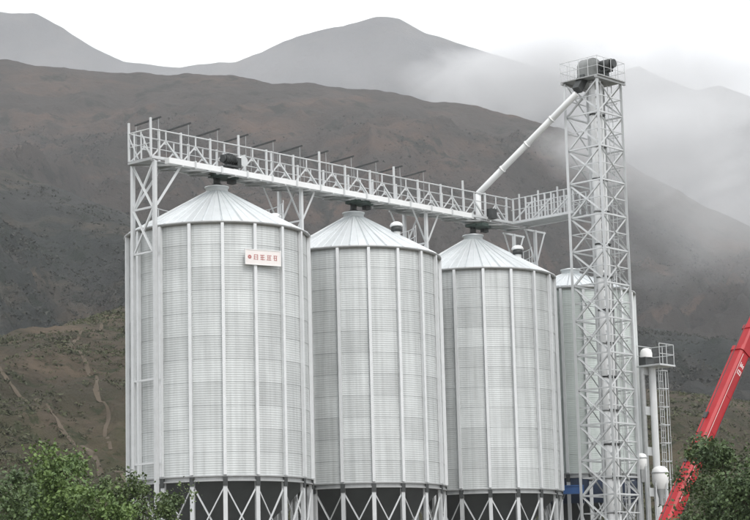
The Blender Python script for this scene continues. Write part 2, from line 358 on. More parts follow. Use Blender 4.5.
def silo(name, c, psi, Rw, zb, wh, rh, label, group, wallm, nring=11, vents=(), rail=None, npan=30, skirt=False):
    """legs, ring beam, hopper, corrugated wall rings, stiffeners, ribbed cone roof"""
    psi = R(psi); t = thing(name, (c.x, c.y, GZ), psi, label, 'silo', group)
    B = zb - GZ; T = B + wh; key = (Rw, wallm)
    if key not in SM:
        d = {}
        d['panel'] = panel_mesh(Rw, wh / nring, wallm)
        d['wall'] = lathe('wall', [(Rw - .05, B), (Rw - .05, T + .1)], 'liner', 72)
        d['roofp'] = roof_panel_mesh(Rw + .17, .5, T - .02, T + rh * (1 - .5 / (Rw + .17)), npan, 'galv_roof')
        d['roof'] = lathe('roof', [(Rw + .12, T - .06), (.5, T + rh * (1 - .5 / (Rw + .17)) - .05)], 'liner', 60)
        d['eave'] = lathe('eave_ring', [(Rw + .02, T - .1), (Rw + .15, T - .12), (Rw + .19, T - .05), (Rw + .19, T + .0), (Rw + .12, T + .02)], 'steel_dull', 72)
        d['beam'] = lathe('ring_beam', [(Rw - .12, B - .28), (Rw + .10, B - .28), (Rw + .10, B - .22), (Rw + .02, B - .22), (Rw + .02, B - .06), (Rw + .12, B - .06), (Rw + .12, B - .003), (Rw - .1, B - .003)], 'steel_dull', 72, smooth=False)
        zt = T + rh * (1 - .5 / (Rw + .17))
        d['collar'] = lathe('roof_collar', [(.56, zt - .12), (.56, zt + .2), (.62, zt + .2), (.62, zt + .26), (0.2, zt + .36), (.02, zt + .38)], 'galv_roof', 24)
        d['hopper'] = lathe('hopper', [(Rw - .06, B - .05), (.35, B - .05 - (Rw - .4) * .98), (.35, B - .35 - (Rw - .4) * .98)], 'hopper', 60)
        SM[key] = d
    d = SM[key]
    wall = link('wall', d['wall'], t, world=False); roof = link('roof', d['roof'], t, world=False)
    for j in range(nring):
        for i in range(NST):
            if math.cos((i + .5) * 2 * math.pi / NST + psi) < -.55: continue     # far back is closed by the wall shell
            link('wall_panel', d['panel'], wall, Matrix.Translation((0, 0, B + j * wh / nring)) @ rotz((i + .5) * 2 * math.pi / NST), False)
    for i in range(npan): link('roof_panel', d['roofp'], roof, rotz(2 * math.pi * (i + .5) / npan), False)
    link('eave_ring', d['eave'], t, world=False); link('ring_beam', d['beam'], t, world=False); link('roof_collar', d['collar'], t, world=False)
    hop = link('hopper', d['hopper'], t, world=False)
    for i in range(NST):
        a = 2 * math.pi * i / NST; M = rotz(a)
        def lp(r, z, da=0.): return (r * math.sin(a + da), -r * math.cos(a + da), z)
        up = (math.sin(a), -math.cos(a), 0)
        link('stiffener', unit_box('galv_rib'), t, bar_matrix(lp(Rw + .095, B + .02), lp(Rw + .095, T - .1), .15, .17, up), False)
        link('leg', unit_box('steel'), t, bar_matrix(lp(Rw - .02, 0), lp(Rw - .02, B - .281), .20, .18, up), False)
        link('base_plate', unit_box('steel_dull'), t, bar_matrix(lp(Rw - .02, -.05), lp(Rw - .02, .025), .42, .42, up), False)
        link('gusset', unit_box('dark_steel'), t, bar_matrix(lp(Rw + .075, B - .5), lp(Rw + .075, B - .02), .22, .07, up), False)
        da = 2 * math.pi / NST
        for zlo, zhi in ((B * .47, B - .45), (.25, B * .47 - .1)):
            angle('brace', lp(Rw + .02, zlo), lp(Rw + .02, zhi, da), .07, 'steel', t, up, False)
            angle('brace', lp(Rw - .07, zhi), lp(Rw - .07, zlo, da), .07, 'steel', t, up, False)
    for va, vr, big in vents:        # gooseneck roof ventilators
        a = R(va) - psi; z = T + rh * (1 - vr / (Rw + .17)); M = Matrix.Translation((vr * math.sin(a), -vr * math.cos(a), z)) @ rotz(a)
        vt = link('roof_vent', lathe('roof_vent', [(.20, -.12), (.20, .42), (.33, .40), (.36, .46), (.30, .58), (.16, .66), (.01, .68)], 'white_tube', 14), t, M, False)
        link('vent_opening', lathe('vent_opening', [(.21, .12), (.30, .16), (.30, .38), (.21, .40)], 'dark_steel', 14), vt, None, False)
    if rail:
        r0, a0, a1 = rail; zr = T + rh * (1 - r0 / (Rw + .17))
        for dz in (1.1, .6): link('handrail', ring_tube('handrail', r0, zr + dz, .045, 'steel', R(a0) - psi, R(a1) - psi), t, None, False)
        k = int((a1 - a0) / 14)
        for i in range(k + 1):
            a = R(a0 + (a1 - a0) * i / k) - psi
            tube('rail_post', (r0 * math.sin(a), -r0 * math.cos(a), zr - .02), (r0 * math.sin(a), -r0 * math.cos(a), zr + 1.1), .045, 'steel', t, 6, False)
    # ladder up the wall on the far left flank
    if skirt:
        link('skirt', lathe('skirt', [(Rw - .02, B - .29), (Rw - .02, B - 1.75), (Rw - .12, B - 1.75)], 'navy', 60), t, None, False)
    return t
SIL = 'large grain silos in the row'
silo('grain_silo', row(0), 7.4, 4.5, ZB, WH, 2.64, 'largest-looking steel grain silo, leftmost of the row, with a sign plate on it', SIL, 'galv_wall', vents=((118, 3.2, 1), (-128, 3.3, 1), (150, 3.3, 0)), rail=(3.35, 88, 262))
silo('grain_silo', row(10.2), 9.6, 4.5, ZB, WH, 2.64, 'corrugated steel grain silo in the middle of the three large ones', SIL, 'galv_wall', vents=((62, 2.6, 1), (-110, 3.3, 1)), rail=(3.35, 88, 262))
silo('grain_silo', row(20.4), 3.2, 4.5, ZB, WH, 2.64, 'large steel grain silo nearest the lattice tower, under the end of the chute pipe', SIL, 'galv_wall', vents=((66, 2.7, 1), (-110, 3.3, 1)), rail=(3.35, 88, 262))
silo('small_grain_silo', row(29.7), 5, 3.7, EYE + 8.15, 11.0, 1.55, 'smaller greenish steel silo standing behind the lattice tower', None, 'galv_green', nring=10, vents=((50, 2.2, 1),), rail=(2.8, 88, 262), npan=26, skirt=True)
pad = link('yard_slab', box_mesh('yard_slab', [(-30, 30, -13, 11, -.3, .012)], 'concrete'), None, Matrix.Translation(row(12, 0, GZ)) @ rotz(TH))
tag(pad, kind='structure')

# sign plate on the first silo
def strokes(chars, ch, gap, th, seed, m, name, z=.0):
    """flat character-like groups of strokes in the XZ plane, facing -Y"""
    rg = random.Random(seed); bx = []; x = 0
    for c in range(chars):
        for k in range(3):
            zz = ch * (.08 + .40 * k); a = rg.uniform(0, .2); b = rg.uniform(.75, 1)
            bx.append((x + ch * a, x + ch * b, -.004 - .0005 * k, 0, zz, zz + th))
        for k in range(2):
            xx = x + ch * (rg.choice((.12, .22)) if k == 0 else rg.choice((.5, .62, .78))); bx.append((xx, xx + th, -.007 - .0006 * k, 0, ch * rg.uniform(0, .2), ch * rg.uniform(.8, 1)))
        x += ch + gap
    return box_mesh(name, bx, m)
sgA = R(32); rs = 4.5 + .22
sp = row(0) + Vector((rs * math.sin(sgA), -rs * math.cos(sgA), 0)); sp.z = at(266, 264.5, sp.y).z
sg = thing('sign_plate', sp, R(29), 'small off-white sign plate with dark red lettering on the leftmost silo', 'sign')
link('plate', box_mesh('plate', [(-.92, .92, -.02, .02, 0, .68)], 'sign_plate'), sg, None, False)
link('frame', box_mesh('frame', [(-.96, .96, -.035, .03, -.04, -.002), (-.96, .96, -.035, .03, .682, .72), (-.96, -.922, -.035, .03, -.002, .682), (.922, .96, -.035, .03, -.002, .682)], 'white_paint'), sg, None, False)
link('lettering', strokes(4, .27, .08, .03, 3, 'sign_red', 'lettering'), sg, Matrix.Translation((-.52, -.022, .2)), False)
link('emblem', lathe('emblem', [(.02, 0), (.085, .004), (.10, 0)], 'sign_red', 14), sg, Matrix.Translation((-.72, -.023, .34)) @ Matrix.Rotation(R(90), 4, 'X'), False)
for sx in (-.6, .6): link('bracket', unit_box('steel_dull'), sg, bar_matrix((sx, .03, .3), (sx, .16, .3), .06, .06, (0, 0, 1)), False)

# ------------------------------------------------------------------ conveyor gantry
ZD = at(215, 169, S1.y).z     # deck level
GW = .80                      # half width
T0, T1 = -5.15, 24.6
gan = thing('conveyor_gantry', row(T0, 0, ZD), TH, 'long white steel truss walkway running over the silo roofs', 'gantry')
HT = 1.40
nb = 15; step = (T1 - T0) / nb
for s in (-1, 1):
    angle('bottom_chord', row(T0, s * GW, ZD), row(T1, s * GW, ZD), .14, 'steel', gan)
    tube('top_rail', row(T0, s * GW, ZD + HT), row(T1 - (1.6 if s > 0 else 0), s * GW, ZD + HT), .075, 'steel', gan, 8)
    tube('middle_rail', row(T0, s * GW, ZD + .92), row(T1 - (1.6 if s > 0 else 0), s * GW, ZD + .92), .045, 'steel', gan, 6)
    for i in range(nb + 1):
        tt = T0 + i * step
        if s > 0 and i == nb: continue
        tall = i in ((0, 3, 6, 9, 12) if s > 0 else (0, 1, 5))
        bar('post', row(tt, s * GW, ZD), row(tt, s * GW, ZD + (HT + (.55 if tall else .08))), .09, .09, 'steel', gan)
        if i < nb and not (s > 0 and i == nb - 1):
            mid = row(tt + step / 2, s * (GW - .03), ZD + .92)
            angle('diagonal', row(tt + .1, s * (GW - .03), ZD + .05), mid, .075, 'steel', gan)
            angle('diagonal', mid, row(tt + step - .1, s * (GW - .03), ZD + .05), .075, 'steel', gan)
            bar('gusset', mid - UP * .10 - E_ * .11, mid - UP * .10 + E_ * .11, .02, .16, 'steel', gan, UP)
            bar('stanchion', row(tt + step / 2, s * GW, ZD + .92), row(tt + step / 2, s * GW, ZD + HT), .05, .05, 'steel', gan)
            if s < 0: angle('under_brace', row(tt + .05, -GW, ZD - .16), row(tt + step - .05, GW, ZD - .16), .07, 'steel_dull', gan)
for i in range(nb + 1):
    tt = T0 + i * step
    bar('cross_beam', row(tt, -GW - .05, ZD - .09), row(tt, GW + .05, ZD - .09), .1, .12, 'steel_dull', gan)
    if i < 11:      # dark cable bars carried across the walkway
        for s in (-1, 1): tube('cable_post', row(tt + .5, s * (GW + .02), ZD + .1), row(tt + .5, s * (GW + .02), ZD + 2.0), .035, 'steel_dull', gan, 6)
        bar('cable_bar', row(tt + .5, -GW - .1, ZD + 1.92), row(tt + .5, GW + .2, ZD + 2.02), .07, .07, 'dark_steel', gan)
for i in range(nb):
    a, b = T0 + i * step + .02, T0 + (i + 1) * step - .02
    bar('deck_plate', row(a, -.28, ZD - .0), row(b, -.28, ZD - .0), .98, .04, 'steel_dull', gan, UP)
for n_ in (-.4, .1): bar('end_post', row(T0, n_, ZD), row(T0, n_, ZD + HT), .06, .06, 'steel', gan)
tube('end_rail', row(T0, -GW, ZD + HT), row(T0, GW, ZD + HT), .075, 'steel', gan, 8)
tube('end_rail', row(T0, -GW, ZD + .7), row(T0, GW, ZD + .7), .05, 'steel', gan, 8)
angle('end_brace', row(T0, -GW, ZD + HT - .1), row(T0, -.1, ZD + .05), .07, 'steel', gan)
angle('end_brace', row(T0, .2, ZD + HT - .2), row(T0, GW, ZD + .05), .07, 'steel', gan)

# closed drag conveyor carried on the near side of the gantry
con = thing('drag_conveyor', row(-4.8, .62, ZD - .35), TH, 'white enclosed conveyor casing slung under the gantry walkway', 'conveyor')
k = 13; c0, c1 = -4.4, 18.9; cl = (c1 - c0) / k
for i in range(k):
    bar('casing', row(c0 + i * cl + .05, GW + .27, ZD - .13), row(c0 + (i + 1) * cl - .05, GW + .27, ZD - .13), .32, .28, 'white_tube', con, UP)
    bar('flange', row(c0 + (i + 1) * cl - .05, GW + .27, ZD - .13), row(c0 + (i + 1) * cl + .05, GW + .27, ZD - .13), .40, .37, 'steel', con, UP)
    bar('hanger', row(c0 + (i + .5) * cl, GW - .05, ZD - .33), row(c0 + (i + .5) * cl, GW + .5, ZD - .33), .08, .05, 'steel', con, UP)
    bar('lid_clip', row(c0 + (i + .5) * cl, GW + .27, ZD + .03), row(c0 + (i + .5) * cl + .3, GW + .27, ZD + .03), .2, .06, 'steel_dull', con, UP)
# drive unit beside the first silo peak
drv = thing('drive_motor', row(.2, .9, ZD + .12), TH, 'dark finned drive motor on the gantry above the leftmost silo peak', 'motor')
Md = lambda x, y, z: row(.2 + x, .95 + y, ZD + .12 + z)
tube('motor_body', Md(-.55, 0, .42), Md(.15, 0, .42), .46, 'dark_steel', drv, 16)
tube('fan_cover', Md(-.72, 0, .42), Md(-.56, 0, .42), .40, 'dark_steel', drv, 16)
bar('motor_base', Md(-.6, 0, .06), Md(.3, 0, .06), .5, .1, 'dark_steel', drv, UP)
bar('gearbox', Md(.16, 0, .30), Md(.42, 0, .30), .44, .5, 'dark_steel', drv, UP)
tube('pulley_guard', Md(.62, -.12, .42), Md(.62, .20, .42), .56, 'steel', drv, 18)
bar('terminal_box', Md(-.3, 0, .64), Md(-.05, 0, .64), .2, .16, 'dark_steel', drv, UP)
for i in range(5): tube('cooling_fin', Md(-.5 + .13 * i, 0, .42), Md(-.46 + .13 * i, 0, .42), .51, 'dark_steel', drv, 16)

# the bridge falls slightly towards its free left end
_pv = row(21, 0, ZD); FALL = Matrix.Translation(_pv) @ Matrix.Rotation(-.0105, 4, Vector((-E_.y, E_.x, 0))) @ Matrix.Translation(-_pv)
for o in (gan, con, drv):
    o.matrix_basis = FALL @ Matrix.Translation(o.location) @ rotz(TH)
# spouts from conveyor to each roof
for i, (t_, nm) in enumerate(((0, 'leftmost'), (10.2, 'middle'), (20.4, 'third'))):
    sp_ = thing('feed_spout', row(t_, 0, ZB + WH + 2.6), TH, 'dark feed spout and slide gate over the peak of the %s large silo' % nm, 'spout', 'feed spouts over the silos')
    zt = ZB + WH + 2.64
    tube('pipe', row(t_, 0, zt + .02), row(t_, 0, ZD - .42), .36, 'dark_steel', sp_, 14)
    tube('flange', row(t_, 0, zt + .03), row(t_, 0, zt + .11), .56, 'dark_steel', sp_, 14)
    bar('slide_gate', row(t_ - .35, .1, ZD - .38), row(t_ + 1.1, .1, ZD - .38), .75, .16, 'dark_green', sp_, UP)
    bar('gate_motor', row(t_ + .75, .1, ZD - .56), row(t_ + 1.15, .1, ZD - .56), .3, .2, 'dark_steel', sp_, UP)
    bar('transfer_box', row(t_ - .28, .55, ZD - .42), row(t_ + .28, .55, ZD - .42), .8, .2, 'dark_green', sp_, UP)

# trestles that carry the gantry between the silos
def trestle(tc_, label, sway=1.15):
    t = thing('gantry_trestle', row(tc_, 0, GZ), TH, label, 'trestle', 'trestles under the gantry')
    for s in (-1, 1):
        bar('column', row(tc_, s * GW, GZ), row(tc_, s * GW, ZD - .155), .16, .16, 'steel', t, E_)
        for q in (-1, 1): angle('knee_brace', row(tc_ + q * .08, s * GW, ZD - 2.0), row(tc_ + q * sway, s * GW, ZD - .16), .11, 'steel', t)
        bar('head_beam', row(tc_ - sway - .1, s * GW, ZD - .21), row(tc_ + sway + .1, s * GW, ZD - .21), .1, .1, 'steel', t, UP)
    for z in (ZD - 2.1, ZD - 4.4, ZD - 8): bar('tie', row(tc_, -GW + .09, z), row(tc_, GW - .09, z), .08, .08, 'steel', t)
    angle('cross_brace', row(tc_, -GW + .09, ZD - 4.3), row(tc_, GW - .09, ZD - 2.2), .08, 'steel', t)
    angle('cross_brace', row(tc_ + .08, GW - .09, ZD - 4.3), row(tc_ + .08, -GW + .09, ZD - 2.2), .08, 'steel', t)
    return t
trestle(5.3, 'white trestle holding up the gantry between the leftmost and middle large silos')
trestle(15.3, 'white trestle holding up the gantry between the middle and third large silos')
trestle(25.25, 'white trestle holding up the bend of the gantry beside the lattice tower', .9)
# end support tower at the left
es = thing('gantry_end_support', row(-4.85, 0, GZ), TH, 'braced white column frame under the left end of the gantry', 'trestle', 'trestles under the gantry')
TE = -4.92
for s in (-1, 1):
    bar('column', row(TE, s * GW, GZ), row(TE, s * GW, ZD - .43), .17, .17, 'steel', es, E_)
    angle('knee_brace', row(TE + .09, s * GW, ZD - 2.6), row(TE + 1.75, s * GW, ZD - .38), .13, 'steel', es)
for j in range(2):
    z1 = ZD - .5 - j * 2.2; z0 = z1 - 2.2
    bar('tie', row(TE, -GW + .09, z0), row(TE, GW - .09, z0), .09, .09, 'steel', es)
    angle('cross_brace', row(TE, -GW + .09, z0), row(TE, GW - .09, z1), .09, 'steel', es)
    angle('cross_brace', row(TE - .08, GW - .09, z0), row(TE - .08, -GW + .09, z1), .09, 'steel', es)
for j in range(3): bar('tie', row(TE, -GW + .09, GZ + 3 + 4 * j), row(TE, GW - .09, GZ + 3 + 4 * j), .09, .09, 'steel', es)

# caged roof-edge landings beside the trestles
def landing(tc_, n0, label):
    z = ZB + WH + .12
    t = thing('roof_landing', row(tc_, n0, z), TH, label, 'platform', 'roof edge landings')
    bar('deck', row(tc_ - .75, n0, z + .05), row(tc_ + .75, n0, z + .05), 1.0, .06, 'steel_dull', t, UP)
    for i in range(5):
        for s in (-1, 1):
            x = tc_ - .72 + .36 * i
            tube('rail_post', row(x, n0 + s * .46, z + .08), row(x, n0 + s * .46, z + 1.25), .05, 'steel', t, 6)
    for s in (-1, 1):
        for zz in (.65, 1.25): tube('handrail', row(tc_ - .75, n0 + s * .46, z + zz), row(tc_ + .75, n0 + s * .46, z + zz), .05, 'steel', t, 6)
    for s in (-1, 1): bar('bracket', row(tc_ + s * .5, n0 - .4, z - .02), row(tc_ + s * .5, n0 + .4, z - .02), .1, .1, 'steel_dull', t, UP)
landing(6.1, -1.9, 'small railed landing at the roof edge between the leftmost and middle silos')
landing(16.3, -1.9, 'small railed landing at the roof edge between the middle and third silos')
landing(26.0, -1.7, 'small railed landing at the roof edge right of the third silo')

# branch walkway from the gantry bend to the tower
NB0, NB1 = GW, 5.3
br = thing('branch_walkway', row(T1 - .8, GW, ZD), TH, 'short railed white walkway joining the gantry to the lattice tower', 'walkway')
for s in (-1, 1):
    tc_ = T1 - .8 + s * .75
    angle('bottom_chord', row(tc_, NB0, ZD), row(tc_, NB1, ZD), .14, 'steel', br)
    tube('top_rail', row(tc_, NB0, ZD + HT), row(tc_, NB1, ZD + HT), .07, 'steel', br, 8)
    tube('middle_rail', row(tc_, NB0, ZD + .75), row(tc_, NB1, ZD + .75), .05, 'steel', br, 8)
    for i in range(10):
        n_ = NB0 + .15 + (NB1 - NB0 - .3) * i / 9
        bar('post', row(tc_, n_, ZD), row(tc_, n_, ZD + HT + (.25 if i % 3 == 1 else .03)), .08, .08, 'steel', br)
    for i in range(3):
        a = NB0 + .15 + (NB1 - NB0 - .3) * i / 3; b = a + (NB1 - NB0 - .3) / 3
        angle('diagonal', row(tc_, a, ZD + .06), row(tc_, b, ZD + 1.05), .07, 'steel', br)
for i in range(7): bar('deck_plate', row(T1 - .8, NB0 + .02 + i * .61, ZD + .0), row(T1 - .8, NB0 + .6 + i * .61, ZD + .0), 1.3, .04, 'steel_dull', br, UP)

# ------------------------------------------------------------------ lattice tower with bucket elevator
TA = 1.16
TCt, TCn = T1 - .8, NB1 + TA + .06
TC = row(TCt, TCn)
ZTOP = at(597, 84, TC.y).z
HOOP = ring_tube('ladder_hoop', .34, 0, .04, 'steel', R(-110), R(110), 12, 5)
tw = thing('lattice_tower', (TC.x, TC.y, GZ), TH, 'tall white steel lattice tower beside the small silo', 'tower')
def tp(a, b, z): return row(TCt + a * TA, TCn + b * TA, z)
corners = [(-1, -1), (1, -1), (1, 1), (-1, 1)]
for a, b in corners: angle('leg', tp(a, b, GZ), tp(a, b, ZTOP), .17, 'steel', tw, E_)
npn = 15; ph = (ZTOP - GZ) / npn
for j in range(npn):
    z0, z1 = GZ + j * ph, GZ + (j + 1) * ph
    for f_ in range(4):
        (a0, b0), (a1, b1) = corners[f_], corners[(f_ + 1) % 4]
        if j < npn - 1 : bar('strut', tp(a0 * .96, b0 * .96, z1), tp(a1 * .96, b1 * .96, z1), .085, .085, 'steel', tw)
        bar('middle_strut', tp(a0 * .95, b0 * .95, (z0 + z1) / 2), tp(a1 * .95, b1 * .95, (z0 + z1) / 2), .05, .05, 'steel', tw)
        if True:
            angle('diagonal', tp(a0 * .98, b0 * .98, z0 + .06), tp(a1 * .98, b1 * .98, z1 - .06), .085, 'steel', tw)
            angle('diagonal', tp(a1 * .93, b1 * .93, z0 + .06), tp(a0 * .93, b0 * .93, z1 - .06), .085, 'steel', tw)
        else:
            if j % 2: a0, b0, a1, b1 = a1, b1, a0, b0
            angle('diagonal', tp(a0 * .98, b0 * .98, z0 + .06), tp(a1 * .98, b1 * .98, z1 - .06), .10, 'steel', tw)
for i in range(4):
    bar('platform_plank', row(TCt - 1.36 + i * .68 + .02, TCn, ZTOP + .10), row(TCt - .70 + i * .68, TCn, ZTOP + .10), 2.7, .06, 'steel_dull', tw, UP)
for s in (-1, 1):
    bar('platform_beam', row(TCt - 1.45, TCn + s * 1.2, ZTOP + .0), row(TCt + 1.45, TCn + s * 1.2, ZTOP + .0), .12, .14, 'steel_dull', tw, UP)
    for zz in (.55, 1.1): tube('platform_rail', row(TCt - 1.35, TCn + s * 1.3, ZTOP + .1 + zz), row(TCt + 1.35, TCn + s * 1.3, ZTOP + .1 + zz), .03, 'steel', tw, 6)
    for zz in (.55, 1.1): tube('platform_rail', row(TCt + s * 1.35, TCn - 1.3, ZTOP + .1 + zz), row(TCt + s * 1.35, TCn + 1.3, ZTOP + .1 + zz), .03, 'steel', tw, 6)
    for i in range(5):
        tube('rail_post', row(TCt - 1.35 + .675 * i, TCn + s * 1.3, ZTOP + .1), row(TCt - 1.35 + .675 * i, TCn + s * 1.3, ZTOP + 1.22), .035, 'steel', tw, 6)
        if 0 < i < 4: tube('rail_post', row(TCt + s * 1.35, TCn - 1.3 + .65 * i, ZTOP + .1), row(TCt + s * 1.35, TCn - 1.3 + .65 * i, ZTOP + 1.22), .035, 'steel', tw, 6)
# ladder inside the right face
for s in (-1, 1): tube('ladder_rail', row(TCt + .75 + .2 * s, TCn + .6, GZ), row(TCt + .75 + .2 * s, TCn + .6, ZTOP), .05, 'steel', tw, 6)
for j in range(60): tube('ladder_rung', row(TCt + .55, TCn + .6, GZ + .4 + j * .5), row(TCt + .95, TCn + .6, GZ + .4 + j * .5), .03, 'steel', tw, 6)

for (a_, n_, dd, mm) in ((-.80, .85, .10, 'steel_dull'), (-.62, .95, .07, 'steel'), (.86, .1, .12, 'steel_dull'), (.55, -.85, .16, 'steel')):
    tube('riser_pipe', row(TCt + a_, TCn + n_, GZ), row(TCt + a_, TCn + n_, ZTOP - .1), dd, mm, tw, 8)
for j in range(npn * 2):
    z = GZ + .8 + j * ph / 2
    if z < ZTOP - 1: link('ladder_hoop', HOOP, tw, Matrix.Translation(row(TCt + .75, TCn + .66, z)) @ rotz(TH + R(90)))
be = thing('bucket_elevator', (TC.x, TC.y, GZ), TH, 'twin white elevator pipes running up inside the lattice tower to a dark drive head', 'elevator')
for s in (-1, 1):
    x = TCt + s * .36 - .1
    for j in range(npn):
        z0 = GZ + 1.2 + j * (ZTOP - GZ - 1.2) / npn; z1 = z0 + (ZTOP - GZ - 1.2) / npn - .08
        tube('trunk_section', row(x, TCn + .25, z0), row(x, TCn + .25, z1), .36, 'white_tube', be, 16)
        tube('flange', row(x, TCn + .25, z1), row(x, TCn + .25, z1 + .08), .47, 'dark_steel' if j % 2 else 'steel_dull', be, 16)
for j in range(1, npn): bar('pipe_tie', row(TCt - .5, TCn + .52, GZ + 1.2 + j * (ZTOP - GZ - 1.2) / npn), row(TCt + .3, TCn + .52, GZ + 1.2 + j * (ZTOP - GZ - 1.2) / npn), .08, .08, 'dark_steel', be)
bar('boot', row(TCt - .75, TCn + .25, GZ + .6), row(TCt + .55, TCn + .25, GZ + .6), .6, 1.2, 'steel_dull', be, UP)
def head(cx_t, cn, z, sc, parent, m='head_grey'):
    """half-round elevator head casing"""
    pr = [(-.75, 0), (-.75, .55)] + [(-.75 * math.cos(R(a)), .55 + .62 * math.sin(R(a))) for a in range(15, 180, 15)] + [(.75, .55), (.75, 0)]
    n = len(pr); v = [(x * sc, y * sc, z_ * sc) for y in (-.3, .3) for x, z_ in pr]
    f = [tuple(range(n))[::-1], tuple(range(n, 2 * n))] + [(i, (i + 1) % n, n + (i + 1) % n, n + i) for i in range(n)]
    f = [q[::-1] for q in f]
    return link('head_casing', mesh('head_casing', v, f, m), parent, Matrix.Translation(row(cx_t, cn, z)) @ rotz(TH))
zh = ZTOP + .14
head(TCt - .1, TCn - .05, zh, 1.15, be)
tube('drive_motor', row(TCt + .3, TCn + .45, zh + .9), row(TCt + .3, TCn + 1.15, zh + .9), .62, 'dark_steel', be, 16)
tube('motor_fan_cover', row(TCt + .3, TCn + 1.16, zh + .9), row(TCt + .3, TCn + 1.34, zh + .9), .5, 'dark_steel', be, 16)
bar('motor_bracket', row(TCt + .3, TCn + .36, zh + .53), row(TCt + .3, TCn + 1.1, zh + .53), .4, .10, 'dark_steel', be, UP)
tube('shaft_housing', row(TCt - .1, TCn - .62, zh + .6), row(TCt - .1, TCn - .41, zh + .6), .3, 'dark_steel', be, 14)
bar('bracket_leg', row(TCt + .3, TCn + .75, zh), row(TCt + .3, TCn + .75, zh + .5), .24, .24, 'dark_steel', be)
# discharge throat
bar('discharge_throat', row(TCt - .7, TCn - .1, zh + .25), row(TCt - 1.45, TCn - .1, zh - .75), .45, .45, 'dark_steel', be)

# long chute pipe from the elevator head down to the conveyor
cA = at(571, 99, TC.y - .6); cA = row(TCt - 1.5, TCn - .1, zh - .95)
cB = at(478, 194, row(21.5).y)
ch = thing('chute_pipe', row(21.2, .3, ZD), TH, 'long straight white chute pipe slanting from the tower head down to the gantry', 'pipe')
nseg = 4
for i in range(nseg):
    a = cA.lerp(cB, i / nseg); b = cA.lerp(cB, (i + 1) / nseg - .004)
    tube('pipe_section', a, b, .37, 'white_tube', ch, 16)
    if i < nseg - 1: tube('flange', b - (b - a).normalized() * .03, cA.lerp(cB, (i + 1) / nseg) + (b - a).normalized() * .03, .45, 'white_tube', ch, 16)
tube('outlet', cB, Vector((cB.x, cB.y, ZD + .02)), .34, 'white_tube', ch, 16)
bar('inlet_box', row(21.0, .9, ZD - .02), row(21.0, .9, ZD + .55), .5, .5, 'dark_steel', ch)

# ------------------------------------------------------------------ small elevator at the right
P0 = at(650, 366, 122.)
se = thing('small_elevator', (P0.x, P0.y, GZ), TH, 'shorter elevator column with a caged ladder and railed top platform, right of the tower', 'elevator')
def sp3(a, b, z): return Vector((P0.x, P0.y, 0)) + E_ * a + N_ * b + UP * z
ZP = P0.z
tube('trunk', sp3(.05, .1, GZ), sp3(.05, .1, ZP - .1), .42, 'white_tube', se, 16)
tube('return_trunk', sp3(-.50, -.25, GZ), sp3(-.50, -.25, ZP - .1), .34, 'steel_dull', se, 16)
for j in range(6): bar('trunk_tie', sp3(-.6, -.1, GZ + 1.6 + j * 2.4), sp3(.3, -.1, GZ + 1.6 + j * 2.4), .08, .5, 'steel', se, UP)
bar('platform', sp3(-.7, .35, ZP - .05), sp3(.9, .35, ZP - .05), 1.7, .10, 'steel', se, UP)
for a, b in ((-.65, -.45), (.85, -.45), (.85, 1.15), (-.65, 1.15), (.1, 1.15), (.85, .35)):
    tube('rail_post', sp3(a, b, ZP), sp3(a, b, ZP + 1.2), .05, 'steel', se, 6)
for zz in (.6, 1.2):
    for (a0, b0, a1, b1) in ((-.65, -.45, .85, -.45), (.85, -.45, .85, 1.15), (.85, 1.15, -.65, 1.15)):
        tube('handrail', sp3(a0, b0, ZP + zz), sp3(a1, b1, ZP + zz), .05, 'steel', se, 6)
bar('head_base', sp3(-.65, -.1, ZP + .25), sp3(.2, -.1, ZP + .25), .5, .48, 'dark_steel', se, UP)
link('head_cover', lathe('head_cover', [(.36, 0), (.36, .28), (.30, .45), (.18, .55), (.01, .58)], 'white_paint', 20), se, Matrix.Translation(sp3(-.2, -.1, ZP + .49)))
for s in (-1, 1): tube('ladder_rail', sp3(-.05 + .2 * s, .75, GZ), sp3(-.05 + .2 * s, .75, ZP), .05, 'steel', se, 6)
for j in range(int((ZP - GZ) / .42)): tube('ladder_rung', sp3(-.25, .75, GZ + .3 + j * .42), sp3(.15, .75, GZ + .3 + j * .42), .035, 'steel', se, 6)
hoop = None
for j in range(11):
    z = GZ + 2.8 + j * (ZP - GZ - 3.2) / 10
    if hoop is None: hoop = ring_tube('ladder_hoop', .38, 0, .05, 'steel', R(-110), R(110), 14, 6)
    link('ladder_hoop', hoop, se, Matrix.Translation(sp3(-.05, .80, z)) @ rotz(R(60)))
for a in (-75, -25, 25, 75):
    q = sp3(-.05, .80, 0) + Vector((.38 * math.sin(R(a + 60)), -.38 * math.cos(R(a + 60)), 0))
    tube('cage_strip', q + UP * (GZ + 2.8), q + UP * (ZP - .4), .035, 'steel', se, 6)

# white filter drums and a dust hood by the small elevator
def drum(px, py, Y, r, h, label):
    p = at(px, py, Y); t = thing('filter_drum', (p.x, p.y, GZ), 0, label, 'tank', 'white filter drums')
    z = p.z - GZ
    link('shell', lathe('shell', [(r * .55, z - h - r * .8), (r, z - h), (r, z), (r * .9, z + r * .35), (r * .55, z + r * .62), (.02, z + r * .75)], 'white_paint', 28), t, None, False)
    link('band', lathe('band', [(r + .002, z - .08), (r + .03, z - .08), (r + .03, z), (r + .002, z)], 'steel', 28), t, None, False)
    link('outlet', lathe('outlet', [(r * .56, z - h - r * .8), (.14, z - h - r * 1.9), (.14, z - h - r * 1.9 - .4)], 'steel_dull', 20), t, None, False)
    for i in range(4):
        a = R(45 + 90 * i); tube('leg', (r * .92 * math.sin(a), r * .92 * math.cos(a), 0), (r * .92 * math.sin(a), r * .92 * math.cos(a), z - h + .1), .09, 'steel', t, 8, False)
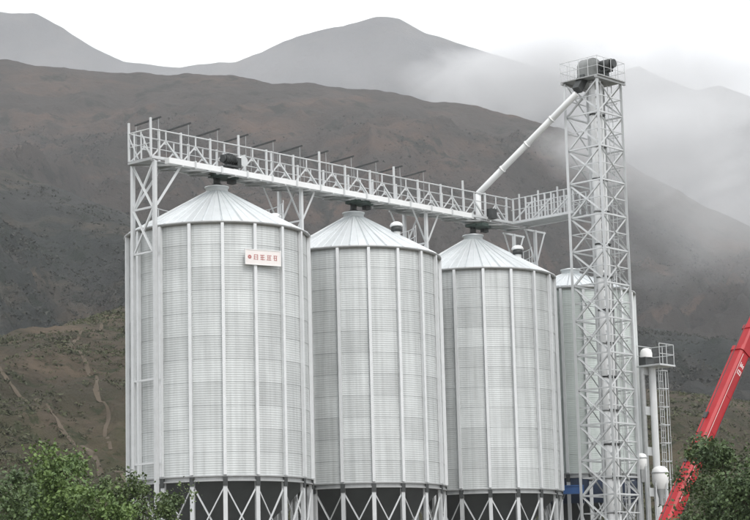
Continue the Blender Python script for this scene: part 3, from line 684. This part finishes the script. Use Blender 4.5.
drum(641.5, 457, 120.2, .30, .5, 'small white domed drum tucked against the tall elevator column')
drum(660, 472, 119, .48, .6, 'larger white domed drum in front of the ladder, beside the red boom')

# blue conveyor casing under the small silo
b0, b1 = at(549, 491, 119.6), at(584, 490, 119.4)
bc = thing('blue_conveyor', (b0.x, b0.y, GZ), 0, 'bright blue conveyor casing passing below the small silo', 'conveyor')
bar('casing', b0, b1, .42, .42, 'blue', bc, UP)
bar('cover', b0 + UP * .25, b1 + UP * .25, .52, .07, 'blue', bc, UP)
for q in (.12, .9):
    p = b0.lerp(b1, q); bar('leg', (p.x, p.y, GZ), (p.x, p.y, p.z - .2), .12, .12, 'steel_dull', bc)

# ------------------------------------------------------------------ truck crane
Bt = at(745, 345, 90.0); Bb = at(666, 528, 86.0); bd = (Bt - Bb).normalized()
def onb(l): return Bb + bd * l
Lc = (Bt - Bb).length
piv = onb(-(Bb.z - 3.0) / bd.z)
hd = Vector((bd.x, bd.y, 0)).normalized()
cr_ = thing('crane', (piv.x, piv.y, gz(piv.x, piv.y)), math.atan2(hd.y, hd.x), 'red telescopic crane boom slanting up out of the right edge of the picture', 'crane')
def boom_sec(name, l0, l1, wd, ht, m='crane_red'):
    c = .22; s = [(-.5 + c, -.5), (.5 - c, -.5), (.5, -.5 + c), (.5, .5 - c * .6), (.5 - c * .6, .5), (-.5 + c * .6, .5), (-.5, .5 - c * .6), (-.5, -.5 + c)]
    n = 8; v = [(x * wd, y * ht, z) for z in (0, 1) for x, y in s]
    f = [tuple(range(n))[::-1], tuple(range(n, 2 * n))] + [(i, (i + 1) % n, n + (i + 1) % n, n + i) for i in range(n)]
    side = Vector((0, 0, 1)).cross(bd).normalized(); upb = bd.cross(side)
    p = onb(l0); z = bd * (l1 - l0)
    M = Matrix(((side.x, upb.x, z.x, p.x), (side.y, upb.y, z.y, p.y), (side.z, upb.z, z.z, p.z), (0, 0, 0, 1)))
    return link(name, mesh(name, v, f, m), cr_, M)
lp0 = (piv - Bb).length * -1
boom_sec('boom_base_section', lp0, Lc - .55, .64, .72)
boom_sec('boom_collar', Lc - .58, Lc - .34, .73, .81)
boom_sec('boom_second_section', Lc - .5, Lc + 1.0, .54, .61)
boom_sec('boom_collar', Lc + .72, Lc + .92, .61, .68)
boom_sec('boom_third_section', Lc + .9, Lc + 7, .45, .51)
boom_sec('boom_collar', Lc + 6.8, Lc + 7.05, .52, .58)
boom_sec('boom_tip_section', Lc + 7, Lc + 12, .37, .42)
_side = Vector((0, 0, 1)).cross(bd).normalized(); _upb = bd.cross(_side)
if _side.y > 0: _cs = -_side
else: _cs = _side
# white edge stripe and lettering on the camera-side cheek of the boom
bar('edge_stripe', onb(1.2) + _cs * .322 + _upb * .18, onb(Lc - .7) + _cs * .322 + _upb * .18, .006, .018, 'white_paint', cr_, _upb)
st = strokes(2, .26, .12, .028, 11, 'white_paint', 'lettering')
Ml = Matrix(((bd.x, -_cs.x, _upb.x, 0), (bd.y, -_cs.y, _upb.y, 0), (bd.z, -_cs.z, _upb.z, 0), (0, 0, 0, 1)))
pl = onb(Lc - 1.75) + _cs * .323 + _upb * (-.16)
Ml.translation = pl
link('lettering', st, cr_, Ml)
tube('hoist_rope', onb(lp0 + 1) + _upb * .46, onb(Lc + 11.5) + _upb * .46, .035, 'dark_steel', cr_, 6)
tube('hydraulic_hose', onb(lp0 + 1) + _cs * .34 - _upb * .2, onb(Lc - .62) + _cs * .34 - _upb * .2, .04, 'dark_steel', cr_, 6)
for l in range(1, int(Lc) - 1, 2): bar('weld_plate', onb(l) + _cs * .325 - _upb * .05, onb(l + .16) + _cs * .325 - _upb * .05, .012, .4, 'crane_red', cr_, _upb)
for l in (3.2, 5.6): bar('hose_clip', onb(l) + _upb * .37 - _cs * .1, onb(l + .3) + _upb * .37 - _cs * .1, .2, .1, 'dark_steel', cr_, _upb)
# superstructure and carrier stand below the picture's edge
gl = gz(piv.x, piv.y)
Cx = lambda a, b, z: Vector((piv.x, piv.y, gl)) + hd * a + Vector((-hd.y, hd.x, 0)) * b + UP * z
bar('turntable', Cx(-1.6, 0, 1.75), Cx(1.3, 0, 1.75), 2.2, .9, 'crane_red', cr_, UP)
bar('counterweight', Cx(-2.9, 0, 1.75), Cx(-1.62, 0, 1.75), 2.3, 1.1, 'crane_red', cr_, UP)
bar('operator_cab', Cx(-.2, -1.55, 2.0), Cx(1.4, -1.55, 2.0), .85, 1.6, 'white_paint', cr_, UP)
bar('cab_window', Cx(.1, -1.55, 2.25), Cx(1.42, -1.55, 2.25), .87, .8, 'glass_dark', cr_, UP)
bar('carrier_deck', Cx(-5, 0, 1.05), Cx(5.2, 0, 1.05), 2.5, .45, 'crane_red', cr_, UP)
bar('driver_cab', Cx(5.2, 0, 1.25), Cx(7.2, 0, 1.25), 2.45, 1.5, 'crane_red', cr_, UP)
bar('windscreen', Cx(6.6, 0, 1.6), Cx(7.23, 0, 1.6), 2.2, .6, 'glass_dark', cr_, UP)
tube('lift_ram', Cx(.9, 0, 2.0), onb(lp0 + 3.6), .3, 'steel_dull', cr_, 12)
for a in (-3.6, -2.2, 2.6, 4.0, 6.2):
    for s in (-1, 1):
        wh_ = tube('wheel', Cx(a, s * .85, .55), Cx(a, s * 1.25, .55), 1.1, 'rubber', cr_, 20)

# ------------------------------------------------------------------ trees
def tree(px, top, Y, wid, ht, m, label, seed, leaves=5200, leaf=.10, group='trees in the foreground', spread=1.0):
    rg = random.Random(seed); p = at(px, top, Y); gzv = gz(p.x, p.y); H = p.z - gzv
    t = thing('broadleaf_tree', (p.x, p.y, gzv), rg.uniform(0, 6), label, 'tree', group)
    # trunk and limbs
    tips = []; v, f = [], []
    def limb(a, b, r0, r1, bend, n=6):
        a, b = Vector(a), Vector(b); pts = []
        for i in range(n + 1):
            q = i / n; c = a.lerp(b, q) + Vector((math.sin(q * 3 + bend), math.cos(q * 2.3 + bend), 0)) * bend * .06 * math.sin(q * math.pi)
            base = len(v)
            for k in range(6):
                an = k * math.pi / 3; r = r0 + (r1 - r0) * q; v.append((c.x + r * math.cos(an), c.y + r * math.sin(an), c.z))
            if i: f.extend([(base - 6 + k, base - 6 + (k + 1) % 6, base + (k + 1) % 6, base + k) for k in range(6)])
            pts.append(c)
        return pts
    tr = limb((0, 0, -.1), (0, 0, H * .92), .055 + H * .009, .012, rg.uniform(-2, 2), 10)
    for i in range(22):
        q = rg.uniform(.25, .95); o = tr[int(q * 10)]; an = rg.uniform(0, 6.28)
        prof = math.sin(math.pi * min(1, (1.08 - q) ** .75)) * .9 + .12
        ln = wid * .5 * prof * rg.uniform(.7, 1.1) * spread
        e = o + Vector((ln * math.cos(an), ln * math.sin(an), ln * rg.uniform(.45, 1.1)))
        e.z = min(e.z, H * rg.uniform(.9, 1.0))
        pts = limb(o, e, .03, .006, rg.uniform(-2, 2), 4)
        for k in range(5):
            s = pts[rg.randint(1, 4)]; e2 = s + Vector((rg.gauss(0, .22), rg.gauss(0, .22), rg.uniform(-.05, .4))) * (wid * .35)
            tips.append(limb(s, e2, .012, .004, 0, 2)[-1])
        tips.append(pts[-1]); tips.append(pts[-2])
    tips.append(tr[-1]); tips.append(tr[-2])
    link('trunk', mesh('trunk', v, f, 'bark', True), t, None, False)
    # leaf clumps
    lv, lf = [], []
    wts = [rg.uniform(.3, 1.6) for _ in tips]; tot = sum(wts)
    for tip, wt in zip(tips, wts):
        k = int(2.2 * leaves * wt / tot); cs = wid * rg.choice((.035, .05, .07, .10))
        for _ in range(k):
            c = tip + Vector((rg.gauss(0, cs), rg.gauss(0, cs), rg.gauss(0, cs * .9)))
            if c.z > H + .1: c.z = H - rg.uniform(0, .3)
            s = leaf * rg.uniform(.5, 1.5)
            d = Vector((rg.gauss(0, 1), rg.gauss(0, 1), rg.gauss(-.35, .8))).normalized()
            n_ = Vector((rg.gauss(0, .8), rg.gauss(0, .8), rg.gauss(.8, .6))).normalized()
            w_ = d.cross(n_).normalized() * s * .36; nn = w_.cross(d).normalized() * s * .10
            b = len(lv); lv += [c, c + d * s * .5 + w_ + nn, c + d * s, c + d * s * .5 - w_ + nn]; lf.append((b, b + 1, b + 2, b + 3))
    link('crown', mesh('crown', lv, lf, m), t, None, False)
tree(70, 447, 58, 2.9, 6, 'leaf_bright', 'bright green young tree at lower left, tallest of the left clump', 1, 6500)
tree(100, 478, 56, 2.2, 6, 'leaf_bright', 'low bright green treetop between the tallest left tree and the silo legs', 2, 4200)
tree(22, 462, 62, 3.0, 6, 'leaf_dark', 'dark green tree at the left edge behind the bright one', 3, 6000)
tree(-14, 488, 55, 2.6, 5, 'leaf_dark', 'dark low treetop in the lower left corner', 4, 4500)
tree(143, 472, 66, 2.5, 6, 'leaf_olive', 'olive green tree in front of the leftmost silo legs', 5, 5600)
tree(170, 492, 66, 1.7, 5, 'leaf_olive', 'small olive treetop nearest the silo legs on the left', 6, 2800)
tree(722, 434, 62, 3.0, 6, 'leaf_dark', 'dark green tree at the right in front of the red boom', 7, 9000)
tree(756, 446, 60, 2.6, 6, 'leaf_dark', 'dark tree cut off by the right edge', 8, 7500)
tree(702, 466, 64, 2.0, 6, 'leaf_olive', 'olive treetop overlapping the foot of the red boom', 9, 6500)
tree(688, 490, 66, 1.2, 5, 'leaf_olive', 'low olive treetop left of the red boom foot', 10, 3000)

# ------------------------------------------------------------------ haze and drifting mist
hz = link('haze', box_mesh('haze', [(-3600, 3600, -400, 7000, -2, 1750)], 'liner'))
hz.data.materials.clear(); hm = bpy.data.materials.new('haze'); hm.use_nodes = True; t = hm.node_tree; t.nodes.clear()
pv = t.nodes.new('ShaderNodeVolumePrincipled'); pv.inputs['Color'].default_value = (.90, .93, .97, 1); pv.inputs['Density'].default_value = .0001; pv.inputs['Anisotropy'].default_value = .0
mo = t.nodes.new('ShaderNodeOutputMaterial'); t.links.new(pv.outputs['Volume'], mo.inputs['Volume']); hz.data.materials.append(hm)
tag(hz, 'thin pale haze filling the valley air', 'haze', kind='stuff')

def mist(name, c, rad, dens, nscale, seed, label):
    """a drifting cloud bank: an ellipsoid of noisy scattering volume"""
    n1, n2 = 24, 12; v, f = [], []
    for j in range(n2 + 1):
        for i in range(n1):
            a, b = 2 * math.pi * i / n1, math.pi * j / n2
            v.append((rad[0] * math.sin(b) * math.cos(a), rad[1] * math.sin(b) * math.sin(a), rad[2] * math.cos(b)))
    for j in range(n2):
        for i in range(n1): f.append((j * n1 + i, (j + 1) * n1 + i, (j + 1) * n1 + (i + 1) % n1, j * n1 + (i + 1) % n1))
    me = bpy.data.meshes.new(name); me.from_pydata(v, [], f); me.update()
    m = bpy.data.materials.new(name); m.use_nodes = True; t = m.node_tree; n = t.nodes; n.clear(); l = t.links.new
    geo = n.new('ShaderNodeTexCoord'); mp = n.new('ShaderNodeMapping'); mp.inputs['Scale'].default_value = tuple(1 / r for r in rad)
    l(geo.outputs['Object'], mp.inputs['Vector'])
    ln = n.new('ShaderNodeVectorMath'); ln.operation = 'LENGTH'; l(mp.outputs['Vector'], ln.inputs[0])
    no = n.new('ShaderNodeTexNoise'); no.inputs['Scale'].default_value = nscale; no.inputs['Detail'].default_value = 4; no.inputs['Roughness'].default_value = .55; no.inputs['Distortion'].default_value = .6
    mp2 = n.new('ShaderNodeMapping'); mp2.inputs['Location'].default_value = (seed, seed * 2, 0); mp2.inputs['Scale'].default_value = (1, 1, 1.6); l(geo.outputs['Object'], mp2.inputs['Vector']); l(mp2.outputs['Vector'], no.inputs['Vector'])
    # density = clamp(noise + (1 - 2 r) ...) * dens
    s = n.new('ShaderNodeMapRange'); s.inputs['From Min'].default_value = .15; s.inputs['From Max'].default_value = 1.0; s.inputs['To Min'].default_value = .32; s.inputs['To Max'].default_value = -.45; l(ln.outputs['Value'], s.inputs['Value'])
    ad = n.new('ShaderNodeMath'); ad.operation = 'ADD'; l(no.outputs['Fac'], ad.inputs[0]); l(s.outputs['Result'], ad.inputs[1])
    r = n.new('ShaderNodeMapRange'); r.inputs['From Min'].default_value = .42; r.inputs['From Max'].default_value = .85; r.inputs['To Max'].default_value = dens; l(ad.outputs[0], r.inputs['Value'])
    pv = n.new('ShaderNodeVolumePrincipled'); pv.inputs['Color'].default_value = (.97, .975, .98, 1); l(r.outputs['Result'], pv.inputs['Density'])
    mo = n.new('ShaderNodeOutputMaterial'); l(pv.outputs['Volume'], mo.inputs['Volume'])
    me.materials.append(m)
    o = link(name, me, None, Matrix.Translation(c)); tag(o, label, 'mist', kind='stuff')
mist('mist_bank', at(672, 140, 1500), (170, 170, 70), .020, .014, 3, 'dense white cloud drifting across the mountain right of the tower')
mist('mist_bank', at(545, 74, 2300), (250, 220, 100), .020, .010, 17, 'white cloud covering the mountain shoulder left of the tower')
mist('mist_bank', at(700, 86, 2700), (320, 240, 120), .013, .008, 44, 'broad white cloud hiding the ridge line right of the tower head')
mist('mist_bank', at(760, 215, 1150), (170, 130, 75), .0075, .012, 31, 'faint low mist hanging over the slope at the right edge')
mist('mist_bank', at(230, 74, 1950), (620, 170, 75), .0014, .007, 52, 'thin haze lying along the crest between the brown mountain and the far peaks')
